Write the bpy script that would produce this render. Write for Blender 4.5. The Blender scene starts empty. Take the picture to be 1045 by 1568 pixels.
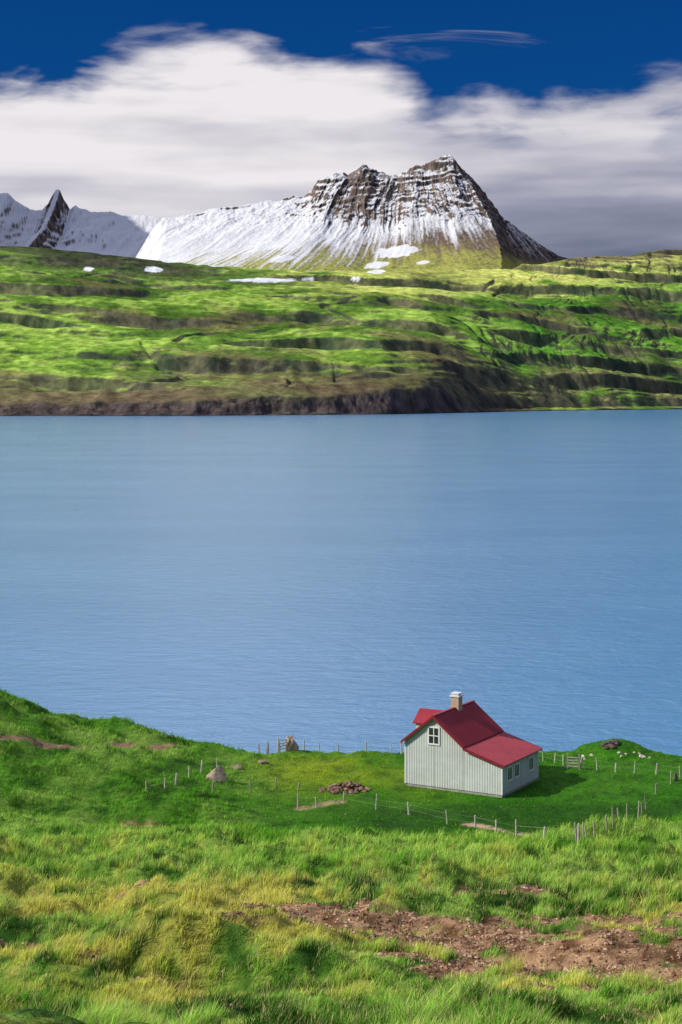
import bpy, bmesh, math, random
import numpy as np
from mathutils import Vector, Matrix
rng=np.random.default_rng(7); random.seed(7)
F=2613.0; CX=522.5; HY=600.0; H=60.0
scene=bpy.context.scene

# ---------------------------------------------------------------- noise
def _h(ix,iy,seed):
    ix=(ix.astype(np.int64)&0xffffffff).astype(np.uint64); iy=(iy.astype(np.int64)&0xffffffff).astype(np.uint64)
    m=np.uint64(0xffffffff)
    h=(ix*np.uint64(374761393)+iy*np.uint64(668265263)+np.uint64(seed*1442695+7))&m
    h=((h^(h>>np.uint64(13)))*np.uint64(1274126177))&m
    return ((h^(h>>np.uint64(16)))&np.uint64(255)).astype(np.int64)
_GA=np.arange(256)/256*2*np.pi; _GC=np.cos(_GA).astype(np.float32); _GS=np.sin(_GA).astype(np.float32)
def pn(x,y,seed=0):
    x,y=np.broadcast_arrays(np.asarray(x,float),np.asarray(y,float))
    ix=np.floor(x); iy=np.floor(y); fx=(x-ix).astype(np.float32); fy=(y-iy).astype(np.float32)
    ux=fx*fx*fx*(fx*(fx*6-15)+10); uy=fy*fy*fy*(fy*(fy*6-15)+10)
    def g(i,j):
        a=_h(ix+i,iy+j,seed)
        return _GC[a]*(fx-i)+_GS[a]*(fy-j)
    a=g(0,0);b=g(1,0);c=g(0,1);d=g(1,1)
    ab=a+(b-a)*ux
    return ((ab+((c+(d-c)*ux)-ab)*uy)*1.5).astype(np.float64)
def fbm(x,y,o=4,seed=0,gain=.5):
    s=0;a=1;t=0
    for k in range(o):
        s=s+a*pn(x,y,seed+k*17); t+=a; a*=gain; x=x*2.03+11.3; y=y*2.03+5.7
    return s/t*1.3
def ridged(x,y,o=4,seed=0):
    s=0;a=1;t=0
    for k in range(o):
        s=s+a*(1-np.abs(pn(x,y,seed+k*13))*2); t+=a;a*=.5;x=x*2.1+3;y=y*2.1+9
    return s/t
def ss(a,b,x):
    t=np.clip((x-a)/(b-a),0,1); return t*t*(3-2*t)
def lerp(a,b,t): return a+(b-a)*t

# ---------------------------------------------------------------- mesh utils
def make_mesh(name,V,Fc,smooth=False,mat=None,colors=None):
    V=np.ascontiguousarray(V,dtype=np.float32); Fc=np.ascontiguousarray(Fc,dtype=np.int32)
    k=Fc.shape[1]; me=bpy.data.meshes.new(name)
    me.vertices.add(len(V)); me.vertices.foreach_set('co',V.ravel())
    me.loops.add(Fc.size); me.loops.foreach_set('vertex_index',Fc.ravel())
    me.polygons.add(len(Fc)); me.polygons.foreach_set('loop_start',np.arange(0,Fc.size,k,dtype=np.int32))
    me.polygons.foreach_set('use_smooth',np.full(len(Fc),smooth))
    me.update(calc_edges=True)
    if colors is not None:
        at=me.color_attributes.new('Col','FLOAT_COLOR','POINT')
        c=np.ones((len(V),4),np.float32); c[:,:3]=colors; at.data.foreach_set('color',c.ravel())
    ob=bpy.data.objects.new(name,me); scene.collection.objects.link(ob)
    if mat: me.materials.append(mat)
    return ob
def grid_faces(R,C):
    i=np.arange(R-1)[:,None]*C+np.arange(C-1)[None,:]
    return np.stack([i,i+1,i+C+1,i+C],-1).reshape(-1,4)

# ---------------------------------------------------------------- material utils
class NT:
    def __init__(s,nt): s.nt=nt
    def n(s,t,**k):
        nd=s.nt.nodes.new(t)
        for a,b in k.items():
            if a=='ins':
                for i,v in b.items():
                    if isinstance(v,bpy.types.NodeSocket): s.nt.links.new(v,nd.inputs[i])
                    else: nd.inputs[i].default_value=v
            else: setattr(nd,a,b)
        return nd
    def math(s,op,a,b=0.0,c=None,clamp=False):
        ins={0:a,1:b}
        if c is not None: ins[2]=c
        return s.n('ShaderNodeMath',operation=op,use_clamp=clamp,ins=ins).outputs[0]
    def mix(s,f,a,b,blend='MIX'):
        nd=s.n('ShaderNodeMix',data_type='RGBA',blend_type=blend)
        for i,v in ((0,f),(6,a),(7,b)):
            if isinstance(v,bpy.types.NodeSocket): s.nt.links.new(v,nd.inputs[i])
            else: nd.inputs[i].default_value=v if i==0 else (*v[:3],1)
        return nd.outputs[2]
    def mr(s,v,a,b,c=0.,d=1.,smooth=False):
        nd=s.n('ShaderNodeMapRange',clamp=True,interpolation_type='SMOOTHSTEP' if smooth else 'LINEAR',ins={0:v,1:a,2:b,3:c,4:d}); return nd.outputs[0]
    def noise(s,vec,scale,detail=4,rough=.55,dist=0.):
        return s.n('ShaderNodeTexNoise',ins={'Vector':vec,'Scale':scale,'Detail':detail,'Roughness':rough,'Distortion':dist}).outputs[0]
    def mapv(s,vec,scale=(1,1,1),rot=(0,0,0)):
        return s.n('ShaderNodeMapping',ins={0:vec,2:rot,3:scale}).outputs[0]
def newmat(name):
    m=bpy.data.materials.new(name); m.use_nodes=True; m.node_tree.nodes.clear()
    t=NT(m.node_tree); out=t.n('ShaderNodeOutputMaterial')
    return m,t,out
def simple_mat(name,col,rough=.7,var=.25,nscale=6,bump=.0,metal=0.,spec=.3):
    m,t,out=newmat(name)
    oc=t.n('ShaderNodeTexCoord').outputs['Object']
    n=t.noise(oc,nscale,5,.6); n2=t.noise(oc,nscale*.17,3,.5)
    f=t.math('ADD',t.math('MULTIPLY',n,.6),t.math('MULTIPLY',n2,.4))
    f=t.mr(f,.3,.7)
    c=t.mix(f,[x*(1-var) for x in col],[min(1,x*(1+var)) for x in col])
    p=t.n('ShaderNodeBsdfPrincipled',ins={'Base Color':c,'Roughness':rough,'Metallic':metal,'Specular IOR Level':spec})
    if bump: 
        b=t.n('ShaderNodeBump',ins={'Strength':.6,'Distance':bump,'Height':n}); t.nt.links.new(b.outputs[0],p.inputs['Normal'])
    t.nt.links.new(p.outputs[0],out.inputs[0]); return m

# ================================================================= NEAR TERRAIN
Yk=[-80,0,12,28,40,60,80,100,113,124,132,146,158,163,175,190,240]
Zk=[75,58.3,55.2,49.5,46.5,41.9,37.6,33.2,30.0,28.1,27.76,27.76,26.9,25.3,15.5,-3,-12]
yy=np.arange(-80,240,.5); zz=np.interp(yy,Yk,Zk)
ker=np.exp(-np.linspace(-2,2,11)**2); ker/=ker.sum()
zz=np.convolve(np.pad(zz,5,mode='edge'),ker,'valid')
HX0,HY0=5.27,139.75; UX,UY=.868,-.4955; VX,VY=.4955,.868; HZ=27.76
def base_h(X,Y):
    Ye=Y+ss(140,155,Y)*(2.5*pn(X/17,0*X+.3,3)+.8*pn(X/5,0*X+.8,5)-2.0*ss(10,35,X))
    z=np.interp(Ye,yy,zz)
    z=z+3.2*ss(-4,-34,X)*ss(100,150,Y)+3.6*ss(-22,-40,X)*ss(110,155,Y)
    z=z-1.0*ss(14,34,X)*ss(146,158,Y)
    z=z+1.7*np.exp(-(((X-24.6)/3.2)**2+((Y-155.5)/2.6)**2))
    z=z+1.3*ss(17,26,X)*ss(130,118,Y)*ss(95,112,Y)
    return z
def ray(hf,px,py,y0=14,y1=210):
    Y=np.linspace(y0,y1,6000); X=(px-CX)/F*Y
    s=HY+(H-hf(X,Y))*F/Y
    i=int(np.argmax(s<=py)) if np.any(s<=py) else int(np.argmin(s))
    return float(X[i]),float(Y[i])
def gpb(px,py): return ray(base_h,px,py)
soil_e=[(480,1412,3,3),(580,1425,3.5,4),(650,1388,3,2.5),(760,1440,4.,5),(870,1420,4,3.5),(900,1475,4,4.5),(1010,1500,4,4),(700,1480,2.2,2.5),(600,1470,1.5,2.),(760,1375,3,2),(1000,1455,3.5,3),(1090,1480,3,3),(960,1535,1.2,1.2)]
soil_e=[(*gpb(a,b),r,d) for a,b,r,d in soil_e]
holes=[(85,1405,1.5,1.2),(275,1322,2.4,1.5),(70,1305,2.5,1.3),(465,1338,2.1,1.3),(215,1262,2.4,.7),(120,1345,1.5,.8),(610,1352,1.8,.9),(740,1385,1.6,.35),(30,1500,1.2,.8),(800,1560,.8,.5),(190,1355,1.2,.9),(690,1352,1.5,.8),(20,1350,1.5,.8),(560,1290,2,.5),(250,1490,.9,.4),(380,1340,1.4,.7),(330,1400,1.2,.5),(130,1450,1.1,.6),(60,1545,.9,.5),(10,1440,1.3,.8),(430,1500,.8,.35)]
holes=[(*gpb(a,b),r,d) for a,b,r,d in holes]
mounds=[(235,1248,2.6,.8),(320,1250,2.8,.8),(470,1305,3,.9),(720,1335,3,.7),(370,1315,2,.7),(925,1405,1.2,.45),(100,1375,1.6,.6),(20,1335,2,.9),(1010,1290,4,.5),(600,1330,2.2,.6),(150,1300,2.2,.7),(520,1340,1.6,.6)]
mounds=[(*gpb(a,b),r,d) for a,b,r,d in mounds]
def house_uv(X,Y):
    dx=X-HX0;dy=Y-HY0; return dx*UX+dy*UY, dx*VX+dy*VY
def soil_zone(X,Y):
    s=np.zeros(np.shape(X))
    for x,y,a,b in soil_e: s=np.maximum(s,np.exp(-((X-x)/(a*1.2))**2-((Y-y)/(b*1.2))**2))
    return s
def rough_amp(X,Y):
    a=1-.85*ss(106,128,Y)
    a=a+.4*ss(-3,-22,X)*ss(106,128,Y)
    a=a+.3*ss(146,154,Y)
    return a*(1-.6*soil_zone(X,Y))*lerp(.6,1,ss(18,45,Y))
def ground_h(X,Y):
    z=base_h(X,Y); A=rough_amp(X,Y)
    wx=X+1.5*pn(X/6,Y/6,91); wy=Y+1.5*pn(X/6,Y/6,92)
    z=z+A*(.75*pn(wx/13,wy/13,11)+.8*pn(wx/6,wy/7,12)+.66*pn(wx/2.6,wy/3.2,13)+.42*np.abs(pn(X/1.2,Y/1.4,14))+.07*pn(X/.5,Y/.5,15))
    z=z+(1-A)*(.08*pn(X/2,Y/2,19)+.2*pn(X/6,Y/6,18))
    for hx,hy,r,d in holes:
        q=((X-hx)/r)**2+((Y-hy)/(r*.9))**2
        z=z-d*np.exp(-q*1.6)+.4*d*np.exp(-((X-hx)/r)**2-((Y-hy-1.5*r)/(r*.7))**2)
    for hx,hy,r,d in mounds:
        z=z+d*np.exp(-((X-hx)/r)**2-((Y-hy)/r)**2)
    u,v=house_uv(X,Y)
    du=np.maximum(np.maximum(-u,u-8.66),0);dv=np.maximum(np.maximum(-v,v-7.15),0)
    m=1-ss(.5,4,np.sqrt(du*du+dv*dv))
    return lerp(z,HZ,m)
def gp(px,py,hf=ground_h):
    X,Y=ray(hf,px,py); return X,Y,float(ground_h(np.array([X]),np.array([Y]))[0])
def segdist(X,Y,pts):
    d=np.full(X.shape,1e9)
    for (x0,y0),(x1,y1) in zip(pts[:-1],pts[1:]):
        vx,vy=x1-x0,y1-y0; t=np.clip(((X-x0)*vx+(Y-y0)*vy)/(vx*vx+vy*vy+1e-9),0,1)
        d=np.minimum(d,np.hypot(X-x0-t*vx,Y-y0-t*vy))
    return d
path1=[gpb(-120,1128),gpb(0,1132),gpb(60,1137),gpb(130,1143),gpb(200,1145),gpb(290,1144)]
path2=[gpb(718,1264),gpb(760,1270),gpb(800,1277),gpb(858,1288)]
path3=[gpb(460,1238),gpb(520,1228)]
def soil_mask(X,Y):
    s=np.zeros(X.shape)
    for x,y,a,b in soil_e: s=np.maximum(s,np.exp(-((X-x)/a)**2-((Y-y)/b)**2))
    n=fbm(X/1.3,Y/1.6,5,41,.62); n_b=fbm(X/4,Y/3,3,43)
    m=ss(.42,.68,s*.95+.80*n+.3*n_b+.03)*.95*ss(.05,.3,s)
    for hx,hy,r,d in holes:
        q=((X-hx)/r)**2+((Y-hy+.35*r)/(r*.75))**2
        m=np.maximum(m,ss(.32,.6,np.exp(-q*1.3)+.3*n)*min(1,d*1.15))
    p=ss(.75,.35,segdist(X,Y,path2)+.3*n)
    p=np.maximum(p,ss(.8,.3,segdist(X,Y,path1)+.5*n)); p=np.maximum(p,.6*ss(.8,.2,segdist(X,Y,path3)+.6*n))
    extra=ss(.38,.6,fbm(X/2.4,Y/2.6,4,47))*ss(78,62,Y)*.75
    return np.maximum(np.maximum(m,p),extra),p
C=lambda *a: np.array(a)
def grass_color(X,Y):
    n1=fbm(X/9,Y/14,4,61)[...,None]; n2=fbm(X/2.2,Y/3.2,4,62)[...,None]; n3=fbm(X/30,Y/30,3,63)[...,None]; n6=fbm(X/.9,Y/1.3,3,64)[...,None]
    em=C(.07,.33,.008); gr=C(.13,.38,.022); lime=C(.39,.62,.10); yel=C(.74,.68,.12); dk=C(.032,.115,.012)
    Yn=Y[...,None]; Xn=X[...,None]
    near=lerp(lerp(gr,lime,ss(-.4,.4,n2+.4*n6)),yel,ss(-.10,.45,n1+.5*n2+.35*n6+.08)*.85)
    near=lerp(near,dk,ss(.05,.4,-n2-.3*n1-.5*n6)*.88)
    near=lerp(near,gr,ss(-2,-7,Xn)*ss(42,30,Yn)*.6)
    mid=lerp(lerp(gr,lime,ss(-.55,.25,n1+.5*n2+.3*n6+.25*ss(0,15,Xn))),dk,ss(.15,.5,-n2-.4*n6)*.75)
    mid=lerp(mid,yel,.4*ss(.1,.5,n2+.3*n6))
    far=lerp(gr,lime,ss(-.3,.5,n1+.5*n2)*.75); far=lerp(far,dk,ss(.12,.5,-n2-.4*n1)*.7)
    lawn=lerp(em,gr,ss(-.4,.6,n1+.4*n2)*.7)
    yl=lerp(lawn,C(.46,.60,.03),ss(.0,.5,n3*.4+n1*.5+.4)*np.exp(-((Xn-0)/8.5)**2-((Yn-146)/8)**2))
    yl=lerp(yl,C(.04,.16,.01),.75*ss(135,131,Yn+2*n1)*ss(-4,4,Xn))
    yl=lerp(yl,dk,.45*ss(.05,.45,-n2-.4*n6))
    c=lerp(near,mid,ss(60,80,Yn+8*n1)); c=lerp(c,far,ss(100,118,Yn+6*n2))
    lw=ss(114,124,Yn+5*n2)*ss(-12,-2,Xn+3*n1); c=lerp(c,yl,lw)
    return c
R,Cn=950,900
row=np.exp(np.linspace(np.log(12),np.log(265),R))-27
col=np.linspace(-.42,.42,Cn)
Yg=np.repeat(row[:,None],Cn,1); Xg=col[None,:]*(Yg+32)
Zg=ground_h(Xg,Yg); sm,pm=soil_mask(Xg,Yg)
gc=grass_color(Xg,Yg)*.42
soilc=lerp(C(.12,.05,.024),C(.42,.25,.14),ss(-.5,.5,fbm(Xg/.6,Yg/.6,3,71))[...,None])
pc=C(.60,.42,.28); pc1=C(.24,.15,.10)
soilc=lerp(soilc,pc,(pm*(Yg<140))[...,None]*.8); soilc=lerp(soilc,pc1,(pm*(Yg>=140))[...,None]*.8)
gc=lerp(gc,soilc,sm[...,None])
m_ground,t,out=newmat('ground_mat')
ca=t.n('ShaderNodeVertexColor',layer_name='Col').outputs[0]
oc=t.n('ShaderNodeTexCoord').outputs['Object']
n1=t.noise(oc,3.5,6,.65); n2=t.noise(oc,.9,5,.6); n3=t.noise(oc,14,3,.6)
f=t.math('ADD',t.math('MULTIPLY',n1,.6),t.math('MULTIPLY',n2,.4)); f=t.mr(f,.32,.68,.45,1.5)
cc=t.n('ShaderNodeVectorMath',operation='SCALE',ins={0:ca,'Scale':f}).outputs[0]
b=t.n('ShaderNodeBump',ins={'Strength':.9,'Distance':.12,'Height':t.math('ADD',n1,t.math('MULTIPLY',n3,.4))})
p=t.n('ShaderNodeBsdfPrincipled',ins={'Base Color':cc,'Roughness':.9,'Specular IOR Level':.1,'Normal':b.outputs[0]})
t.nt.links.new(p.outputs[0],out.inputs[0])
make_mesh('meadow_ground',np.stack([Xg,Yg,Zg],-1).reshape(-1,3),grid_faces(R,Cn),True,m_ground,gc.reshape(-1,3))

# grass blades
N=1400000
Y=np.exp(rng.uniform(np.log(16.5),np.log(168),N)); X=rng.uniform(-.235,.235,N)*(Y+3)
cx=fbm(X/.55,Y/.6,2,81); keep=rng.random(N)<(.5+1.2*cx)
sm,pm=soil_mask(X,Y); keep&=rng.random(N)>np.minimum(sm*1.04,.97)
u,v=house_uv(X,Y); keep&=~((u>-.15)&(u<8.8)&(v>-.15)&(v<7.3))
X=X[keep];Y=Y[keep];n=len(X); cx=cx[keep]
Z=ground_h(X,Y)-.03
colr=grass_color(X,Y)*rng.uniform(.55,1.25,(n,1))*(1+.5*np.clip(cx,-1,1))[:,None]
straw=rng.random(n)<(.16*ss(90,60,Y)+.02); colr[straw]=C(.64,.54,.25)*rng.uniform(.6,1.2,(straw.sum(),1))
tall=.4+1.05*ss(-.4,.5,fbm(X/3,Y/3,3,83))+.7*np.clip(cx,-.5,1)
near_lawn=ss(116,126,Y)*ss(-12,-3,X)
hgt=(.20+.15*ss(45,75,Y)+.05*ss(85,100,Y)-.15*ss(108,124,Y)-.14*near_lawn)*tall*rng.uniform(.6,1.35,n)
hgt=np.maximum(hgt,.06)
hgt[sm[keep]>.4]*=.5
wid=(.008+.00024*Y)*rng.uniform(.7,1.4,n)
ang=rng.uniform(0,2*np.pi,n); lean=rng.uniform(.1,.8,n)*hgt; la=rng.normal(.3,1.1,n)
px_=np.cos(ang)*wid/2; py_=np.sin(ang)*wid/2
b0=np.stack([X-px_,Y-py_,Z],-1); b1=np.stack([X+px_,Y+py_,Z],-1)
mx=X+np.cos(la)*lean*.35; my=Y+np.sin(la)*lean*.35; mz=Z+hgt*.6
m0=np.stack([mx-px_*.75,my-py_*.75,mz],-1); m1=np.stack([mx+px_*.75,my+py_*.75,mz],-1)
tp=np.stack([X+np.cos(la)*lean,Y+np.sin(la)*lean,Z+hgt],-1)
V=np.stack([b0,b1,m1,m0,tp],1).reshape(-1,3)
i=np.arange(n)[:,None]*5
T=np.concatenate([i+[0,1,2],i+[0,2,3],i+[3,2,4]],0)
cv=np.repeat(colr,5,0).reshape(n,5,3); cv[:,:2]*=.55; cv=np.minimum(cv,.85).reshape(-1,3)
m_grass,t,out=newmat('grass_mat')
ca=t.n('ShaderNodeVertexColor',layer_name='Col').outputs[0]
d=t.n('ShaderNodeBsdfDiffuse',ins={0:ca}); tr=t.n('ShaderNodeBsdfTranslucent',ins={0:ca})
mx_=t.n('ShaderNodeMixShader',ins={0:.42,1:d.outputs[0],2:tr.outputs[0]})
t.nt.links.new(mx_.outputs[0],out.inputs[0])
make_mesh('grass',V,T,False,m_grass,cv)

# scattered clods on bare soil
oct_v=np.array([[1,0,0],[-1,0,0],[0,1,0],[0,-1,0],[0,0,1],[0,0,-1]],float)
oct_f=np.array([[0,2,4],[2,1,4],[1,3,4],[3,0,4],[2,0,5],[1,2,5],[3,1,5],[0,3,5]])
M=90000
Y=np.exp(rng.uniform(np.log(20),np.log(80),M)); X=rng.uniform(-.24,.24,M)*(Y+3)
sm,_=soil_mask(X,Y); k=(rng.random(M)<sm*.75); X=X[k];Y=Y[k];n=len(X); Z=ground_h(X,Y)
sz=(.02+.065*rng.random(n)**3)*(.6+Y/90)
vv=oct_v[None]*rng.uniform(.6,1.3,(n,6,1))*sz[:,None,None]*C(1.1,1,.7)
a=rng.uniform(0,6.28,n); ca_,sa_=np.cos(a)[:,None],np.sin(a)[:,None]
vx=vv[...,0]*ca_-vv[...,1]*sa_; vy=vv[...,0]*sa_+vv[...,1]*ca_
V=np.stack([vx+X[:,None],vy+Y[:,None],vv[...,2]+Z[:,None]+sz[:,None]*.2],-1).reshape(-1,3)
T=(oct_f[None]+np.arange(n)[:,None,None]*6).reshape(-1,3)
cl=lerp(C(.18,.08,.04),C(.55,.38,.26),rng.random((n,1))**1.6)
make_mesh('scattered_stones',V,T,False,m_ground,np.repeat(cl,6,0))

# ================================================================= HILLS ACROSS THE FJORD
def smtab(a,xs,ys):
    g=np.linspace(-.6,.5,1101); v=np.interp(g,xs,ys); k=np.exp(-np.linspace(-2,2,31)**2);k/=k.sum()
    v=np.convolve(np.pad(v,15,mode='edge'),k,'valid'); return np.interp(a,g,v)
A_=lambda px:(px-CX)/F
def Ys_f(a): return smtab(a,[-.5,-.2,-.08,.03,.065,.125,.2,.4],[4200,4237,4260,4560,4823,5450,5900,6600])
def crest(a):
    Yr=smtab(a,[-.5,0,.13,.2,.4],[7200,7200,7800,8200,8600])
    pyc=smtab(a,[-.5,A_(0),A_(130),A_(240),A_(330),A_(450),A_(560),A_(700),A_(800),A_(870),A_(930),A_(1045),.4],[372,373,384,400,405,412,414,413,405,394,388,383,372])
    return Yr,H+(HY-pyc)/F*Yr
def hill_h(a,Y):
    X=a*Y; Ys=Ys_f(a)+25*pn(X/180,0*X,5)+12*pn(X/50,0*X+4,6); Yr,Zr=crest(a); s=Y-Ys
    B=smtab(a,[-.5,-.2,-.1,0,.05,.075,.1,.2,.4],[28,30,38,56,80,54,32,38,45])+10*pn(X/120,Y*0,8)
    soft=ss(.05,.1,a)
    sn=s+34*fbm(X/70,Y/110,4,9)
    bank=B*lerp(.75*ss(-5,95,sn)+.25*ss(-20,220,s),ss(-40,420,sn)**.7,soft)
    tt=np.clip((s-70)/(Yr-Ys-70),0,1); w=ss(0.01,.1,tt)*ss(1.05,.97,tt)
    z=bank+(Zr-B)*(tt**.97)
    right=ss(.06,.14,a+.03*pn(X/300,Y/300,33))
    z=z+ (26*fbm(X/1200,Y/800,3,21)+9*fbm(X/420,Y/300,3,22))*ss(0,.15,tt)*ss(1.1,.9,tt)
    # long, nearly level basalt benches that come and go
    q=z+.05*X+50*fbm(X/1400,Y/1200,3,25)+11*fbm(X/260,Y/260,4,34)
    amp=np.clip(.42+1.7*fbm(X/800,Y/260,4,26),0.05,1.1)
    ph=q/80.+.30*pn(q/140.,X/1500,37); fr=ph-np.floor(ph); dz=(np.floor(ph)+.42*fr+.58*ss(.70,.93,fr)-ph)*78
    z=z+dz*amp*w
    ph2=(q+17)/21.; fr2=ph2-np.floor(ph2); dz2=(np.floor(ph2)+.3*fr2+.7*ss(.45,.95,fr2)-ph2)*21
    z=z+dz2*.65*w*np.clip(.25+1.7*fbm(X/520,Y/200,4,27),0,1)
    g2=ridged(X/110+.7*pn(X/160,Y/260,29),Y/600,4,30); z=z-6*ss(.4,.95,g2)*right*w
    gul=ridged(X/600+.5*pn(X/500,Y/500,24),Y/2400,3,23); z=z-10*ss(.8,.98,gul)*w
    z=z+2.4*fbm(X/60,Y/60,4,28)*ss(0,60,s)
    over=np.maximum(Y-Yr,0); z=z-over*.06
    z=np.where(s<0,-12*ss(0,-80,s)+z*ss(-30,0,s),z)
    return z,s,tt
R=600
srow=np.concatenate([np.linspace(-90,260,110),260+np.cumsum(np.linspace(4.3,12.2,R-110))])
col=np.concatenate([np.linspace(-.40,-.212,90,endpoint=False),np.linspace(-.212,.212,960,endpoint=False),np.linspace(.212,.34,70)]); Cn=len(col)
Ag=np.repeat(col[None,:],R,0); Yg=Ys_f(Ag)+srow[:,None]; Xg=Ag*Yg
Zg,s_,t_=hill_h(Ag,Yg)
PY=HY-(Zg-H)*F/Yg; PX=CX+F*Ag
sn=np.zeros_like(Zg)
for x,y,rx,ry in [(405,429,50,3.2),(235,412,14,4),(136,412,8,3),(472,428,10,3),(30,371,12,3),(262,399,15,3),(335,405,16,3),(545,427,7,3),(577,416,13,3)]:
    q=((PX-x)/rx)**2+((PY-y)/ry)**2; sn=np.maximum(sn,ss(1.3,.75,q+.9*fbm(Xg/50,Yg/70,3,31)))
V=np.stack([Xg,Yg,Zg],-1)
def nzof(V):
    gu=np.gradient(V,axis=1); gv=np.gradient(V,axis=0); nr=np.cross(gu,gv); nr/=np.linalg.norm(nr,axis=-1,keepdims=True)+1e-9; return np.abs(nr[...,2])
nz=nzof(V)
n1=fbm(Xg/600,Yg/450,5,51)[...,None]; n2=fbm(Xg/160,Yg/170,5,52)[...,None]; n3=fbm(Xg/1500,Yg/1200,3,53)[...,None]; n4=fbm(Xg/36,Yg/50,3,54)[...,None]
tt=t_[...,None]; an=Ag[...,None]
c=lerp(C(.065,.13,.022),C(.15,.27,.035),ss(-.4,.4,n1+.6*n2))
c=lerp(c,C(.29,.40,.075),ss(.0,.42,n2+.6*n1+.3*n4)*.65)
c=lerp(c,C(.46,.47,.12),ss(.60,.92,tt+.22*n1)*ss(-.08,.04,an+.03*n2)*ss(-.3,.3,n2+.35)*.8)
c=lerp(c,C(.16,.13,.06),ss(.05,.5,-n1+.6*n2+.2-.6*tt)*.65)
c=lerp(c,C(.13,.09,.06),ss(.17,.05,tt+.08*n2+.05*n1)*ss(.16,.05,an)*.7)
c=lerp(c,C(.05,.055,.035),ss(.72,.92,tt+.25*n2)*ss(-.05,-.13,an+.03*n1)*.85)  # upper left slope darkened in the colour, as under cloud shadow
c=lerp(c,C(.11,.08,.05),ss(.92,.99,tt+.05*n2)*ss(.1,.14,an)*.8)
c=lerp(c,C(.06,.22,.02),ss(.05,.12,an)*ss(.05,.3,tt)*ss(.85,.55,tt)*ss(-.2,.4,n1+.3)*.6)
c=c*(1+.5*n4)*(1+.35*ss(-.35,.35,n3+.4*n1)-.14)  # broad dark patches are cloud shadow put into the albedo
thr=.925+.045*n2[...,0]
rock=ss(0.0,.08,thr-nz)[...,None]
rc=lerp(C(.03,.036,.035),C(.11,.10,.065),ss(-.4,.5,n2+n4*.5)); c=lerp(c,rc,rock*.85)
bankm=(ss(115,45,s_+40*n2[...,0]))[...,None]*ss(.12,.06,an)
c=lerp(c,C(.060,.044,.050)*(1+.6*n4),bankm*.8)
c=lerp(c,C(.03,.03,.028),ss(14,4,s_)[...,None])
c=lerp(c,C(.70,.73,.78),sn[...,None])
m_hill,t,out=newmat('hill_mat')
ca=t.n('ShaderNodeVertexColor',layer_name='Col').outputs[0]; oc=t.n('ShaderNodeTexCoord').outputs['Object']
n1=t.noise(oc,.035,6,.7); n2=t.noise(t.mapv(oc,(1,1,.15)),.06,5,.65)
f=t.mr(t.math('ADD',t.math('MULTIPLY',n1,.6),t.math('MULTIPLY',n2,.4)),.33,.67,.5,1.5)
cc=t.n('ShaderNodeVectorMath',operation='SCALE',ins={0:ca,'Scale':f}).outputs[0]
b=t.n('ShaderNodeBump',ins={'Strength':.6,'Distance':5.,'Height':t.math('ADD',n1,n2)})
p=t.n('ShaderNodeBsdfDiffuse',ins={'Color':cc,'Normal':b.outputs[0]})
t.nt.links.new(p.outputs[0],out.inputs[0])
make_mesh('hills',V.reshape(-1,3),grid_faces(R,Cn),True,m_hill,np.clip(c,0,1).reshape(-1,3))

# ================================================================= MOUNTAINS
def pxz(px,py,Y): return (px-CX)/F*Y, H+(HY-py)/F*Y
sk=[(-400,560),(60,520),(150,470),(205,400),(235,350),(250,334),(300,326),(345,316),(380,313),(420,306),(450,301),(466,300),(478,291),(487,276),(500,269),(514,263),(526,264),(533,270),(544,261),(556,253),(566,256),(578,262),(600,265),(622,260),(650,251),(672,243),(684,236),(690,235)]
skx=[pxz(a,b,9500)[0] for a,b in sk]; skz=[pxz(a,b,9500)[1] for a,b in sk]
XP=skx[-1]; ZP=skz[-1]
lk=[(-1500,372),(-600,340),(-60,318),(-20,308),(0,297),(12,296),(22,306),(46,322),(64,323),(74,313),(80,301),(86,291),(92,292),(98,306),(108,321),(116,315),(124,320),(140,324),(170,325),(186,330),(220,330),(260,335),(400,350),(900,420)]
lkx=[pxz(a,b,12000)[0] for a,b in lk]; lkz=[pxz(a,b,12000)[1]+6 for a,b in lk]
def fan(X,dd): return (X-430)/(1+dd/900.)
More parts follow.
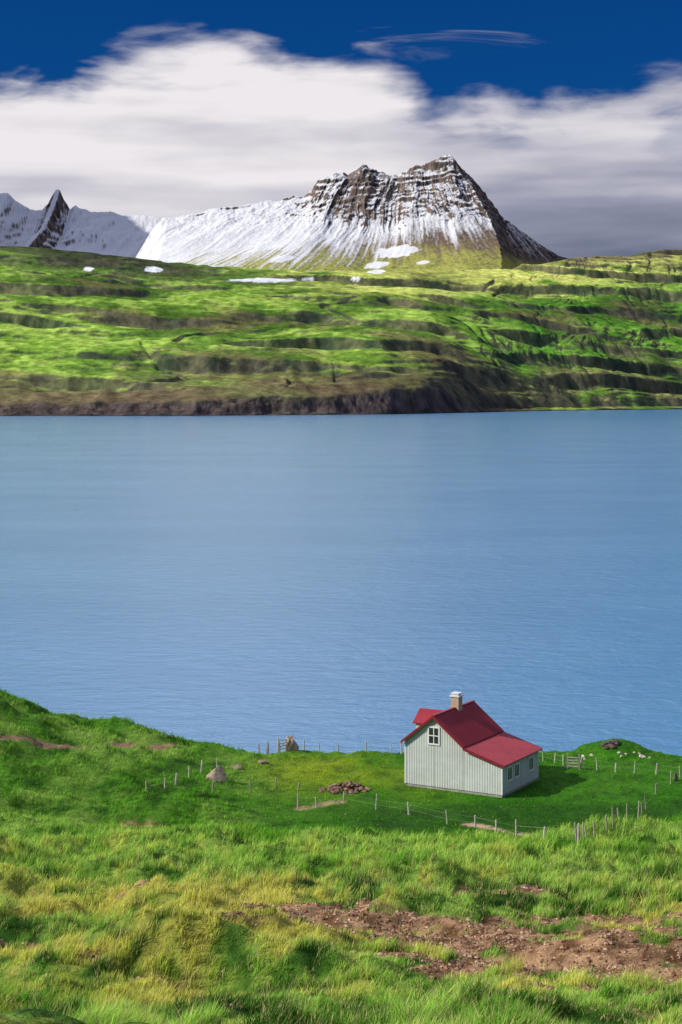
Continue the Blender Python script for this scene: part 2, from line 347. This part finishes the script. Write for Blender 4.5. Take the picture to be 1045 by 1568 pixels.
def mtn(X,Y):
    w=90*pn(X/420,Y/420,101)
    d=9500+.25*w-Y; dd=np.maximum(d,0)
    broad=np.where(X<XP,ZP-.225*(XP-X),ZP); broad=np.where(X<-960,broad-.75*(-960-X),broad)
    rz=np.interp(X,skx,skz); rz=lerp(rz,np.minimum(broad-10,rz+60),ss(20,330,dd))
    rise=ss(-900,450,X)
    Fd=lerp(np.interp(dd,[0,80,500,1000,1500,3000],[0,45,260,440,570,1000]),np.interp(dd,[0,120,420,760,1100,1500,3000],[0,112,345,560,690,800,1150]),rise)
    fu=fan(X,dd); wr=.12*fbm(X/350,Y/350,3,103)
    rib=ridged(fu/150+wr*2,dd/1400,4,102)
    front=rz-Fd+ (38*(rib-.55))*ss(15,220,dd)*lerp(.28,1,ss(750,250,dd))*lerp(.35,1,rise)
    rib3=ridged(fu/48+wr*5,dd/700,3,108); front=front+17*(rib3-.5)*ss(10,80,dd)*ss(700,350,dd)*lerp(.15,1,ss(-350,0,X))
    spur=pn(fu/260,dd/2500,107); front=front+50*spur*ss(60,450,dd)*ss(1600,700,dd)*lerp(.4,1,rise)
    cr_=np.exp(-((X-60-.1*dd+200*wr)/150)**2)*ss(10,90,dd)*ss(460,180,dd); front=front+24*cr_
    dx=X-XP
    rdrop=np.interp(dx,[-5000,0,60,109,200,291,400,509,600,1200,3000],[-5000*.5,0,85,122,226,352,435,512,568,744,1104])
    rr=ridged(Y/170+.4*pn(X/200,Y/200,105),X/900,3,104)
    right=ZP-rdrop-.44*dd+16*(rr-.5)*ss(20,160,np.abs(dx))
    right=np.where(dx<-600,1e5,right)
    back=rz-.9*np.maximum(-d,0); back=np.where(X>XP,ZP-rdrop-.9*np.maximum(-d,0),back)
    face=(right<front)
    k=np.minimum(np.minimum(front,right),back)
    d2=12000+.1*w-Y; dd2=np.abs(d2); lz=np.interp(X,lkx,lkz)
    rib2=ridged((X+.35*dd2)/240,Y/1300,4,112)
    left=lz-np.interp(dd2,[0,200,600,1400,3000,6000],[0,140,320,580,1000,1500])+45*(rib2-.5)*ss(20,300,dd2)
    shade_peak=3400-1.12*np.abs(X+4450)-.5*np.maximum(np.abs(Y-11200)-1300,0)+60*fbm(X/400,Y/400,4,120)  # unseen peak left of the frame, added to cast shade on the left range
    z=np.maximum(np.maximum(k,left),shade_peak)
    z=z+14*fbm(X/90,Y/90,5,121)*lerp(.22,1,ss(840,1080,z))*lerp(.5,1,ss(-1100,-700,X))+4*fbm(X/22,Y/22,3,122)*ss(850,1000,z)
    q=z-.10*X+50*fbm(X/420,Y/420,4,123)
    ph=q/46.+.8*pn(q/90.,X/500,126); fl=np.floor(ph); fr=ph-fl
    dz=(fl+.35*fr+.65*ss(.5,.85,fr)-ph)*34
    amp=ss(950,1120,z+90*fbm(X/200,Y/200,3,124))*np.clip(.35+1.7*fbm(X/150,Y/150,4,125),0,1.1)*ss(-20,60,ZP-z)
    z=z+dz*amp
    return z,face
R=700
row=np.concatenate([np.linspace(7700,9620,470),9620+np.cumsum(np.linspace(4,33,R-470))])
col=np.concatenate([np.linspace(-.52,-.215,120,endpoint=False),np.linspace(-.215,.14,980,endpoint=False),np.linspace(.14,.36,100)]);Cn=len(col)
Yg=np.repeat(row[:,None],Cn,1); Xg=col[None,:]*Yg
Zg,face=mtn(Xg,Yg); V=np.stack([Xg,Yg,Zg],-1); nz=nzof(V)
face=face&(Xg>XP-50)
ddg=np.maximum(9500-Yg,0); fu=fan(Xg,ddg)
n1=fbm(Xg/160,Yg/160,5,131); n2=fbm(Xg/35,Yg/50,4,132); stre=fbm(fu/9+.4*n2,Yg/600,3,133); n5=fbm(Xg/14,Yg/20,3,134); stre2=fbm(fu/22,Yg/500,3,136)
thr=.705+.08*n1+.09*n2+.08*stre2-.14*ss(200,-700,Xg)-.09*ss(1050,900,Zg)+.05*ss(-1150,-1500,Xg)
steep=ss(-.05,.05,nz-thr+.06*n5)
craggy=np.exp(-((Xg-60-.15*ddg)/150)**2)*ss(930,1060,Zg)+.55*np.exp(-((Xg-380)/190)**2)*ss(1020,1180,Zg)+.4*ss(1150,1300,Zg)*ss(0,200,Xg)
steep=steep*(1-.9*np.clip(craggy,0,1)*ss(-.2,.25,n2+.5*n1+.4*n5+.5*stre2))
lowline=np.interp(Xg,[-1500,-700,-300,100,400,700,1000],[640,700,740,820,870,910,900])
line=ss(-95,95,Zg-lowline+150*stre+60*n1+40*n5+90*stre2)
snow=np.clip(steep,0,1)*line*np.where(face,.7*ss(-.25,.25,stre2+n5+.5*n2),1)
snow=np.where((Xg<-1000)&(Yg>9900),np.maximum(snow,.85*ss(.50,.62,nz+.06*n2)*ss(-.55,.05,n1+.6*n2+.3)),snow)
PY=HY-(Zg-H)*F/Yg; PX=CX+F*Xg/Yg
for x,y,rx,ry in [(608,385,34,9),(577,406,18,5),(432,396,20,5),(648,402,10,3)]:
    q=((PX-x)/rx)**2+((PY-y+.12*(PX-x))/ry)**2; snow=np.maximum(snow,ss(1.2,.8,q+.8*fbm(Xg/40,Yg/60,3,31))*(Yg<9400))
talus=ss(960,800,Zg+50*n1+40*stre)*np.where(face,ss(800,680,Zg+50*n1),1)  # lighter talus held off the right face, its shade put into the colour
brown=lerp(C(.045,.038,.038),C(.14,.105,.085),ss(-.5,.5,n2+.5*n1+.4*n5)[...,None])
low=lerp(C(.15,.11,.075),C(.33,.33,.085),ss(820,690,Zg+70*n1+80*stre+70*n2)[...,None])
low=lerp(low,C(.10,.13,.03),(ss(.0,.4,n2+.4*n1)*ss(800,700,Zg)*.7)[...,None])
c=lerp(brown,low,talus[...,None]*.9); c=c*(1+.4*n2[...,None]+.3*n5[...,None])
c=lerp(c,C(.62,.63,.65)*(1+.10*n2[...,None]+.08*n1[...,None]),snow[...,None])
m_m,t,out=newmat('mountain_mat')
ca=t.n('ShaderNodeVertexColor',layer_name='Col').outputs[0]; oc=t.n('ShaderNodeTexCoord').outputs['Object']
n1=t.noise(oc,.03,6,.7)
b=t.n('ShaderNodeBump',ins={'Strength':.7,'Distance':11.,'Height':n1})
p=t.n('ShaderNodeBsdfDiffuse',ins={'Color':ca,'Normal':b.outputs[0]})
t.nt.links.new(p.outputs[0],out.inputs[0])
make_mesh('snowy_mountain',V.reshape(-1,3),grid_faces(R,Cn),True,m_m,np.clip(c,0,1).reshape(-1,3))

# ================================================================= WATER
m_w,t,out=newmat('water_mat')
oc=t.n('ShaderNodeTexCoord').outputs['Object']
a1=t.noise(t.mapv(oc,(.7,1.,1),(0,0,.2)),.9,4,.65,.3)
a2=t.noise(t.mapv(oc,(.6,1.,1),(0,0,.2)),.2,5,.65,.5)
a3=t.noise(t.mapv(oc,(.4,1,1)),.012,5,.65)
hgt_=t.math('ADD',t.math('MULTIPLY',a1,.35),t.math('MULTIPLY',a2,1.2))
b=t.n('ShaderNodeBump',ins={'Strength':t.mr(a3,.3,.7,.55,1.),'Distance':.62,'Height':hgt_})
wc=t.mix(t.mr(a3,.35,.65),(.06,.215,.42),(.085,.25,.46))
p=t.n('ShaderNodeBsdfPrincipled',ins={'Base Color':wc,'Roughness':.17,'IOR':1.333,'Normal':b.outputs[0]})
t.nt.links.new(p.outputs[0],out.inputs[0])
make_mesh('fjord_water',np.array([[-30000,100,0],[30000,100,0],[30000,60000,0],[-30000,60000,0]]),np.array([[0,1,2,3]]),False,m_w)

# ================================================================= FARMHOUSE
def bm_obj(name,bm,mat,parent=None,smooth=False):
    bmesh.ops.recalc_face_normals(bm,faces=bm.faces)
    me=bpy.data.meshes.new(name); bm.to_mesh(me); bm.free()
    if smooth: me.polygons.foreach_set('use_smooth',[True]*len(me.polygons))
    me.materials.append(mat); ob=bpy.data.objects.new(name,me); scene.collection.objects.link(ob)
    if parent: ob.parent=parent
    return ob
def box(bm,x0,x1,y0,y1,z0,z1):
    vs=[bm.verts.new(p) for p in [(x0,y0,z0),(x1,y0,z0),(x1,y1,z0),(x0,y1,z0),(x0,y0,z1),(x1,y0,z1),(x1,y1,z1),(x0,y1,z1)]]
    for f in [(0,3,2,1),(4,5,6,7),(0,1,5,4),(1,2,6,5),(2,3,7,6),(3,0,4,7)]: bm.faces.new([vs[i] for i in f])
def prism(bm,poly,axis_vec):
    a=[bm.verts.new(p) for p in poly]; b_=[bm.verts.new(Vector(p)+Vector(axis_vec)) for p in poly]
    n=len(a); bm.faces.new(a); bm.faces.new(b_[::-1])
    for i in range(n): bm.faces.new([a[i],a[(i+1)%n],b_[(i+1)%n],b_[i]])
m_side=simple_mat('painted_siding',(.46,.49,.45),.6,.15,1.5)
m_trim=simple_mat('white_trim',(.70,.70,.67),.5,.06,3)
m_red=simple_mat('red_roof_metal',(.25,.014,.024),.5,.22,.9,spec=.35)
m_red2=simple_mat('red_trim',(.20,.012,.02),.5,.1,2)
m_conc=simple_mat('concrete',(.42,.33,.24),.85,.25,5,.02)
m_found=simple_mat('foundation_stone',(.30,.28,.25),.9,.4,4,.05)
m_metal=simple_mat('flue_cap_metal',(.75,.76,.78),.4,.1,3,metal=.3)
m_glass,t,out=newmat('window_glass')
oc=t.n('ShaderNodeTexCoord').outputs['Object']
p=t.n('ShaderNodeBsdfPrincipled',ins={'Base Color':t.mix(t.noise(oc,1.5),(.01,.013,.015),(.05,.06,.06)),'Roughness':.08,'Specular IOR Level':.6})
t.nt.links.new(p.outputs[0],out.inputs[0])
house=bpy.data.objects.new('farmhouse',None); scene.collection.objects.link(house)
house.location=(HX0,HY0,HZ); house.rotation_euler=(0,0,math.atan2(UY,UX))
W,L=8.66,7.15; AP=2.65; ZA=5.9; ZE=3.8; XM=5.25; LB=3.62; LE=2.62
FB=.22
def gable_top(x):
    if x<=AP: return ZE+(ZA-ZE)*x/AP
    if x<=XM: return ZA-(ZA-ZE)*(x-AP)/(XM-AP)
    return LB+(LE-LB)*(x-XM)/(W-XM)
def corr_wall(bm,p0,p1,topf,zb,nout,step=.11,amp=.026,gab=0):
    p0=Vector(p0);p1=Vector(p1); Ln=(p1-p0).length; n=int(Ln/step)
    xs=[Ln*i/n for i in range(n+1)]
    if gab==1: xs=sorted(xs+[AP,XM-.001,XM+.001])
    if gab==2: xs=sorted(xs+[W-AP,W-XM-.001,W-XM+.001])
    pv=None
    for k,tq in enumerate(xs):
        o=amp if k%2 else 0
        q=p0+(p1-p0).normalized()*tq+Vector(nout)*o
        a=bm.verts.new((q.x,q.y,zb)); c=bm.verts.new((q.x,q.y,topf(tq)-.02))
        if pv: bm.faces.new([pv[0],a,c,pv[1]])
        pv=(a,c)
bm=bmesh.new()
corr_wall(bm,(0,0,0),(W,0,0),gable_top,FB,(0,-1,0),gab=1)
corr_wall(bm,(W,L,0),(0,L,0),lambda s:gable_top(W-s),FB,(0,1,0),gab=2)
corr_wall(bm,(W,0,0),(W,L,0),lambda s:LE,FB,(1,0,0))
corr_wall(bm,(0,L,0),(0,0,0),lambda s:ZE,FB,(-1,0,0))
bm_obj('walls',bm,m_side,house)
bm=bmesh.new(); box(bm,.04,W-.04,.04,L-.04,-1.2,FB); bm_obj('foundation',bm,m_found,house)
bm=bmesh.new()
for x,y,zt in [(0,0,ZE),(W,0,LE),(W,L,LE),(0,L,ZE)]:
    sx=-.045 if x==0 else -.065; box(bm,x+sx,x+sx+.11,y-.05 if y==0 else y-.06,y+.06 if y==0 else y+.05,FB,zt-.03)
bm_obj('corner_boards',bm,m_trim,house)
def roof_slab(bm,x0,z0,x1,z1,y0,y1,th=.09,seams=True):
    d=Vector((x1-x0,0,z1-z0)); nrm=Vector((-d.z,0,d.x)).normalized()
    if nrm.z<0: nrm=-nrm
    a=Vector((x0,y0,z0)); b_=Vector((x1,y0,z1))
    prism(bm,[a,b_,b_+nrm*th,a+nrm*th],(0,y1-y0,0))
    if seams:
        n=int((y1-y0)/.3)
        for i in range(1,n):
            yy_=y0+(y1-y0)*i/n
            prism(bm,[a+nrm*th+Vector((0,yy_-y0,0)),b_+nrm*th+Vector((0,yy_-y0,0)),b_+nrm*(th+.025)+Vector((0,yy_-y0,0)),a+nrm*(th+.025)+Vector((0,yy_-y0,0))],(0,.06,0))
sl=(ZA-ZE)/AP; ov=.28
bm=bmesh.new()
roof_slab(bm,AP,ZA,-ov,ZE-sl*ov,-.28,L+.28)
roof_slab(bm,AP,ZA,XM+.16,ZE-sl*.16,-.28,L+.28)
box(bm,AP-.12,AP+.12,-.29,L+.29,ZA+.06,ZA+.15)
bm_obj('roof',bm,m_red,house)
sl2=(LB-LE)/(W-XM)
m_redl=simple_mat('dull_red_roof_metal',(.33,.045,.06),.5,.2,.9,spec=.35)  # lean-to red is paler and duller than the main roof
bm=bmesh.new(); roof_slab(bm,XM-.05,LB+.02,W+.3,LE-sl2*.3,-.24,L+.24); bm_obj('lean_to_roof',bm,m_redl,house)
bm=bmesh.new()
for y in (-.31,L+.283):
    for (x0,z0,x1,z1) in [(AP,ZA,-ov,ZE-sl*ov),(AP,ZA,XM+.16,ZE-sl*.16),(XM+.1,LB-.02,W+.3,LE-sl2*.3)]:
        prism(bm,[(x0,y,z0-.12),(x1,y,z1-.12),(x1,y,z1+.11),(x0,y,z0+.11)],(0,.027,0))
bm_obj('barge_boards',bm,m_red2,house)
DV,DH=2.55,1.15; DX=.25; DZ=ZA-.02; DE=5.05
bm=bmesh.new()
slope_z=lambda x: ZE+sl*x
for y in (DV-DH,DV+DH):
    prism(bm,[(DX,y-.03,slope_z(DX)-.05),(DX,y-.03,DE),((DE-ZE)/sl+.2,y-.03,DE)],(0,.06,0))
prism(bm,[(DX,DV-DH,slope_z(DX)-.05),(DX,DV+DH,slope_z(DX)-.05),(DX,DV+DH,DE),(DX,DV,DZ-.05),(DX,DV-DH,DE)],(.06,0,0))
bm_obj('dormer_walls',bm,m_side,house)
bm=bmesh.new()
for sg in (-1,1):
    n_=Vector((0,sg*(DZ-DE),DH)).normalized()*.08; e=.2
    a=Vector((DX-.2,DV,DZ)); c=Vector((DX-.2,DV+sg*(DH+e),DE-(DZ-DE)/DH*e))
    prism(bm,[a,c,c+n_,a+n_],(AP-DX+.2-.02,0,0))
bm_obj('dormer_roof',bm,m_red,house)
bm=bmesh.new(); box(bm,AP-.36,AP+.36,3.75,4.5,ZA-.6,ZA+1.0); bm_obj('chimney',bm,m_conc,house)
bm=bmesh.new(); box(bm,AP-.43,AP+.43,3.68,4.57,ZA+1.0,ZA+1.12); box(bm,AP-.26,AP+.26,3.85,4.4,ZA+1.12,ZA+1.24)
box(bm,AP-.36,AP+.36,3.75,4.5,ZA+1.24,ZA+1.32); bm_obj('chimney_cap',bm,m_metal,house)
def window(cx,z0,w,h,face,nv,nh):
    def bx(bm,a0,a1,z0_,z1_,o0,o1):
        if face=='f': box(bm,a0,a1,-o1,-o0,z0_,z1_)
        else: box(bm,W+o0,W+o1,a0,a1,z0_,z1_)
    bm=bmesh.new(); bx(bm,cx-w/2,cx+w/2,z0,z0+h,-.02,.045); bm_obj('window_pane',bm,m_glass,house)
    bm=bmesh.new(); fr=.12
    bx(bm,cx-w/2-fr,cx-w/2,z0-fr,z0+h+fr,-.02,.08); bx(bm,cx+w/2,cx+w/2+fr,z0-fr,z0+h+fr,-.02,.08)
    bx(bm,cx-w/2,cx+w/2,z0-fr,z0,-.02,.09); bx(bm,cx-w/2,cx+w/2,z0+h,z0+h+fr,-.02,.09)
    for i in range(1,nv): 
        x=cx-w/2+w*i/nv; bx(bm,x-.035,x+.035,z0,z0+h,.04,.07)
    for i in range(1,nh):
        z=z0+h*i/nh; bx(bm,cx-w/2,cx+w/2,z-.035,z+.035,.04,.073)
    bm_obj('window_frame',bm,m_trim,house)
window(2.62,3.72,.85,1.25,'f',2,2)
window(1.35,1.2,.75,.95,'s',2,1); window(2.75,1.2,.75,.95,'s',2,1); window(5.6,1.2,.8,.95,'s',2,1)

# ================================================================= FENCES
m_post=simple_mat('weathered_wood',(.30,.26,.20),.85,.4,3,.02)
m_post2=simple_mat('pale_wood',(.46,.42,.34),.85,.4,3)
def fence(pts,name,mat,n_between=0,h=1.05,wires=2,jit=.12):
    P=[gp(*q) for q in pts]; Q=[]
    for a,b_ in zip(P[:-1],P[1:]):
        for k in range(n_between+1):
            f=k/(n_between+1); x=a[0]+(b_[0]-a[0])*f; y=a[1]+(b_[1]-a[1])*f; Q.append((x,y))
    Q.append(P[-1][:2]); bm=bmesh.new(); tops=[]
    for x,y in Q:
        x+=random.uniform(-.25,.25);y+=random.uniform(-.25,.25)
        z=float(ground_h(np.array([x]),np.array([y]))[0]); hh=h*random.uniform(.8,1.2); r=random.uniform(.045,.07)
        lx,ly=random.uniform(-jit,jit),random.uniform(-jit,jit)
        ring=[]
        for zz_,rr,o in ((-.25,1.1,0),(hh*.5,1,.5),(hh-.05,.92,1),(hh,.6,1)):
            ring.append([bm.verts.new((x+lx*o+math.cos(q)*r*rr,y+ly*o+math.sin(q)*r*rr,z+zz_)) for q in [i*math.pi/3 for i in range(6)]])
        for r0,r1 in zip(ring[:-1],ring[1:]):
            for i in range(6): bm.faces.new([r0[i],r0[(i+1)%6],r1[(i+1)%6],r1[i]])
        bm.faces.new(ring[-1]); tops.append(Vector((x,y,z)))
    for a,b_ in zip(tops[:-1],tops[1:]):
        for k in range(wires):
            zo=.4+.4*k; e=.004
            prism(bm,[a+Vector((0,0,zo-e)),a+Vector((0,.007,zo+e)),a+Vector((0,-.007,zo+e))],(b_-a))
    return bm_obj(name,bm,mat)
fence([(458,1237),(490,1238),(527,1231),(575,1240),(630,1247),(684,1262),(726,1268),(757,1276),(788,1282),(838,1289),(880,1293)],'wire_fence',m_post2,0)
fence([(880,1293),(893,1291),(905,1286),(916,1281),(930,1280),(942,1272),(952,1264),(962,1258),(975,1252),(985,1246),(992,1237),(1008,1216),(1029,1200)],'wire_fence',m_post,0,1.1)
fence([(225,1212),(250,1206),(269,1202),(292,1190),(310,1184),(330,1178)],'wire_fence',m_post2,0,1.0)
fence([(330,1210),(380,1212),(425,1205),(455,1212)],'wire_fence',m_post,0,.8)
fence([(395,1143),(425,1146)],'wire_fence',m_post,2)
fence([(462,1142),(487,1145),(520,1147),(560,1150),(600,1153),(618,1155)],'wire_fence',m_post2,0,.95)
fence([(832,1166),(862,1172)],'wire_fence',m_post2,1,.95)
fence([(890,1178),(915,1180),(946,1182),(975,1184),(1008,1186),(1045,1190)],'wire_fence',m_post2,0,.95)
def gate(pa,pb,name):
    a=Vector(gp(*pa)); b_=Vector(gp(*pb)); d=(b_-a); n_=Vector((-d.y,d.x,0)).normalized()*.04
    bm=bmesh.new()
    for k in range(4):
        z=.25+.25*k
        prism(bm,[a+Vector((0,0,z)),b_+Vector((0,0,z)),b_+Vector((0,0,z+.07)),a+Vector((0,0,z+.07))],n_)
    for f in (0,1):
        q=a+d*f; r=Vector((.07,0,0)); prism(bm,[q-r,q+r,q+r+Vector((0,0,1.3)),q-r+Vector((0,0,1.3))],n_*2.5)
    prism(bm,[a+n_*1.1+Vector((0,0,.2)),a+n_*1.1+Vector((0,0,.29)),b_+n_*1.1+Vector((0,0,1.1)),b_+n_*1.1+Vector((0,0,1.01))],n_*.8)
    bm_obj(name,bm,m_post2)
gate((869,1178),(887,1179),'wooden_gate'); gate((427,1147),(441,1147),'wooden_gate')

# ================================================================= ROCKS
m_rock=simple_mat('rock_mat',(.30,.23,.17),.9,.5,1.6,.08)
m_rock_d=simple_mat('dark_rock_mat',(.11,.085,.07),.9,.5,2,.08)
m_rock_b=simple_mat('earthy_rock_mat',(.20,.12,.08),.9,.6,2,.08)
m_rock_l=simple_mat('pale_rock_mat',(.42,.37,.29),.9,.3,2,.05)
def rock_bm(bm,x,y,z,sx,sy,sz,seed):
    r=bmesh.ops.create_icosphere(bm,subdivisions=3,radius=1)['verts']; rs=random.Random(seed)
    pl=[(Vector((rs.uniform(-1,1),rs.uniform(-1,1),rs.uniform(-.5,1))).normalized(),rs.uniform(.5,.85)) for _ in range(9)]
    rot=Matrix.Rotation(rs.uniform(0,6),3,'Z')
    for v in r:
        c=v.co.copy()
        for n_,d_ in pl:
            e=c.dot(n_)-d_
            if e>0: c-=n_*e
        k=1+.08*math.sin(7*c.x+seed)*math.cos(6*c.y+5*c.z)
        c=rot@(c*k); v.co=Vector((x+c.x*sx,y+c.y*sy,z+c.z*sz))
def rock(px,py,w,h,name='boulder',mat=None,seed=1):
    X,Y,Z=gp(px,py); bm=bmesh.new(); rock_bm(bm,X,Y,Z+h*.3,w*.7,w*.55,h*.8,seed); return bm_obj(name,bm,mat or m_rock,None,False)
rock(333,1195,1.35,1.1,'boulder',None,3); rock(447,1147,1.1,1.3,'boulder',None,5)
rock(363,1178,.75,.5,'boulder',m_rock,9); rock(405,1169,.8,.4,'boulder',m_rock,12); rock(1035,1196,.3,.8,'boulder',m_rock_d,14)
def heap(px,py,rx,ry,hh,n,name,mat,s0,s1,seed):
    X,Y,Z=gp(px,py); bm=bmesh.new(); rs=random.Random(seed)
    for k in range(n):
        a=rs.uniform(0,6.28); r=rs.random()**.6; x=X+math.cos(a)*r*rx; y=Y+math.sin(a)*r*ry
        zg=float(ground_h(np.array([x]),np.array([y]))[0]); s=rs.uniform(s0,s1)
        rock_bm(bm,x,y,zg+hh*(1-r*r)*rs.uniform(.3,1),s,s*.8,s*.7,seed*100+k)
    return bm_obj(name,bm,mat)
heap(528,1210,2.1,1.6,.6,90,'stone_heap',m_rock_b,.10,.30,4)
heap(935,1143,.75,.6,.5,12,'stone_cairn',m_rock_d,.2,.4,6)
heap(968,1158,2.4,.8,.1,10,'stone_heap',m_rock_l,.14,.3,8); heap(900,1160,.5,.4,.15,4,'stone_heap',m_rock_l,.15,.3,11)

# ================================================================= SKY
SE,SX,SY=35.0,-.985,-.17
w=bpy.data.worlds.new('World'); scene.world=w; w.use_nodes=True; w.node_tree.nodes.clear(); t=NT(w.node_tree)
out=t.n('ShaderNodeOutputWorld')
sky=t.n('ShaderNodeTexSky',sky_type='NISHITA'); sky.sun_disc=False
sky.sun_elevation=math.radians(SE); az=math.atan2(SX,SY); sky.sun_rotation=az%(2*math.pi)
sky.air_density=1.0; sky.dust_density=.3; sky.ozone_density=3.
dv=t.n('ShaderNodeTexCoord').outputs['Generated']
sp=t.n('ShaderNodeSeparateXYZ',ins={0:dv}); x,y,z=sp.outputs
azn=t.math('ARCTAN2',x,y); hor=t.math('SQRT',t.math('ADD',t.math('MULTIPLY',x,x),t.math('MULTIPLY',y,y))); el=t.math('DIVIDE',z,t.math('MAXIMUM',hor,.05))
hi=t.mr(el,.24,.9,0,1,True)
tint=t.mix(hi,(.010,.135,.36),(.4,.62,1.0))
skc=t.mix(1.0,sky.outputs[0],tint,'MULTIPLY')
skc=t.n('ShaderNodeVectorMath',operation='SCALE',ins={0:skc,'Scale':.13}).outputs[0]
cv_=t.n('ShaderNodeCombineXYZ',ins={0:azn,1:t.math('MULTIPLY',el,2.6),2:0.}).outputs[0]
nA=t.noise(cv_,10,5,.5,.5); nB=t.noise(t.mapv(cv_,(1,1.6,1)),26,4,.5,.3); nC=t.noise(t.mapv(cv_,(.55,1.8,1)),8,3,.45)
cr=t.n('ShaderNodeValToRGB'); E=cr.color_ramp; E.interpolation='B_SPLINE'
pts=[(-.30,.172),(A_(0),.176),(A_(140),.190),(A_(220),.206),(A_(440),.208),(A_(560),.198),(A_(640),.180),(A_(760),.170),(A_(1045),.182),(.30,.185)]
E.elements[0].position=0; E.elements[1].position=1
for i,(p_,v_) in enumerate(pts):
    pos=(p_+.3)/.6
    e=E.elements[0] if i==0 else (E.elements[-1] if i==len(pts)-1 else E.elements.new(pos))
    e.position=pos; e.color=(v_,v_,v_,1)
t.nt.links.new(t.math('DIVIDE',t.math('ADD',azn,.3),.6),cr.inputs[0])
bnd=t.math('ADD',cr.outputs[0],t.math('MULTIPLY',t.math('SUBTRACT',nA,.5),.085))
bnd=t.math('ADD',bnd,t.math('MULTIPLY',t.math('SUBTRACT',nB,.5),.026))
mask=t.mr(t.math('SUBTRACT',bnd,el),-.006,.022,0,1,True)
hole=t.math('MULTIPLY',t.mr(nA,.48,.36,0,.3,True),t.math('MULTIPLY',t.mr(el,.12,.15),t.mr(azn,.0,.08)))
mask=t.math('SUBTRACT',mask,t.math('MULTIPLY',mask,hole))
wisp=t.math('MULTIPLY',t.mr(t.noise(t.mapv(cv_,(1,2.2,1)),7,5,.6,.8),.60,.8,0,.45,True),t.mr(el,.16,.2))
hc=t.noise(t.mapv(dv,(1.2,1.2,3.5)),1.7,5,.6,.5)
fill_veil=t.math('MULTIPLY',t.mr(t.math('ABSOLUTE',t.math('ADD',azn,.10)),.04,.38,1.,0,True),t.math('MULTIPLY',t.mr(el,.235,.31),t.mr(el,2.4,1.1)))  # bright cloud above the frame, added to whiten the water's reflection
highc=t.math('MULTIPLY',t.mr(hc,.42,.68,0,.8,True),t.mr(el,.26,.45))  # unseen high clouds, added to brighten the water
mask=t.math('MAXIMUM',mask,t.math('MAXIMUM',t.math('MAXIMUM',wisp,highc),fill_veil))
br=t.math('ADD',t.mr(el,.07,.135,.44,.98),t.math('MULTIPLY',t.math('SUBTRACT',nC,.5),1.2))
br=t.math('ADD',br,t.math('MULTIPLY',t.math('SUBTRACT',nB,.5),.25))
br=t.math('SUBTRACT',br,t.mr(azn,-.02,.13,0,.36,True))
br=t.math('ADD',br,t.mr(el,.22,.3,0,.7))
ccr=t.n('ShaderNodeValToRGB'); E=ccr.color_ramp
E.elements[0].position=0; E.elements[0].color=(.14,.165,.24,1); E.elements[1].position=1; E.elements[1].color=(.88,.84,.86,1)
e=E.elements.new(.4); e.color=(.33,.34,.44,1)
t.nt.links.new(br,ccr.inputs[0])
ccb=t.n('ShaderNodeVectorMath',operation='SCALE',ins={0:ccr.outputs[0],'Scale':t.mr(el,.22,.40,1.,1.8)}).outputs[0]  # gain on the added upper clouds, lifts the water's reflection
fin=t.mix(t.math('MULTIPLY',mask,.97),skc,ccb)
bg=t.n('ShaderNodeBackground',ins={0:fin,1:1.0}); t.nt.links.new(bg.outputs[0],out.inputs[0])

sd=bpy.data.lights.new('sun','SUN'); sd.energy=5.0; sd.angle=math.radians(.53); sd.color=(1,.95,.86)
so=bpy.data.objects.new('sun',sd); scene.collection.objects.link(so)
ce=math.cos(math.radians(SE)); nrm_=math.hypot(SX,SY)
dirv=Vector((SX/nrm_*ce,SY/nrm_*ce,math.sin(math.radians(SE))))
so.rotation_euler=dirv.to_track_quat('Z','Y').to_euler()

cam=bpy.data.cameras.new('camera'); co=bpy.data.objects.new('camera',cam); scene.collection.objects.link(co)
co.location=(0,0,H); co.rotation_euler=(math.radians(90),0,0)
cam.sensor_fit='VERTICAL'; cam.sensor_height=36; cam.sensor_width=24; cam.lens=60*(F/2613.33)
cam.shift_y=-(784-HY)/1568; cam.clip_start=.5; cam.clip_end=100000
scene.camera=co
scene.view_settings.view_transform='Standard'; scene.view_settings.look='None'; scene.view_settings.exposure=0
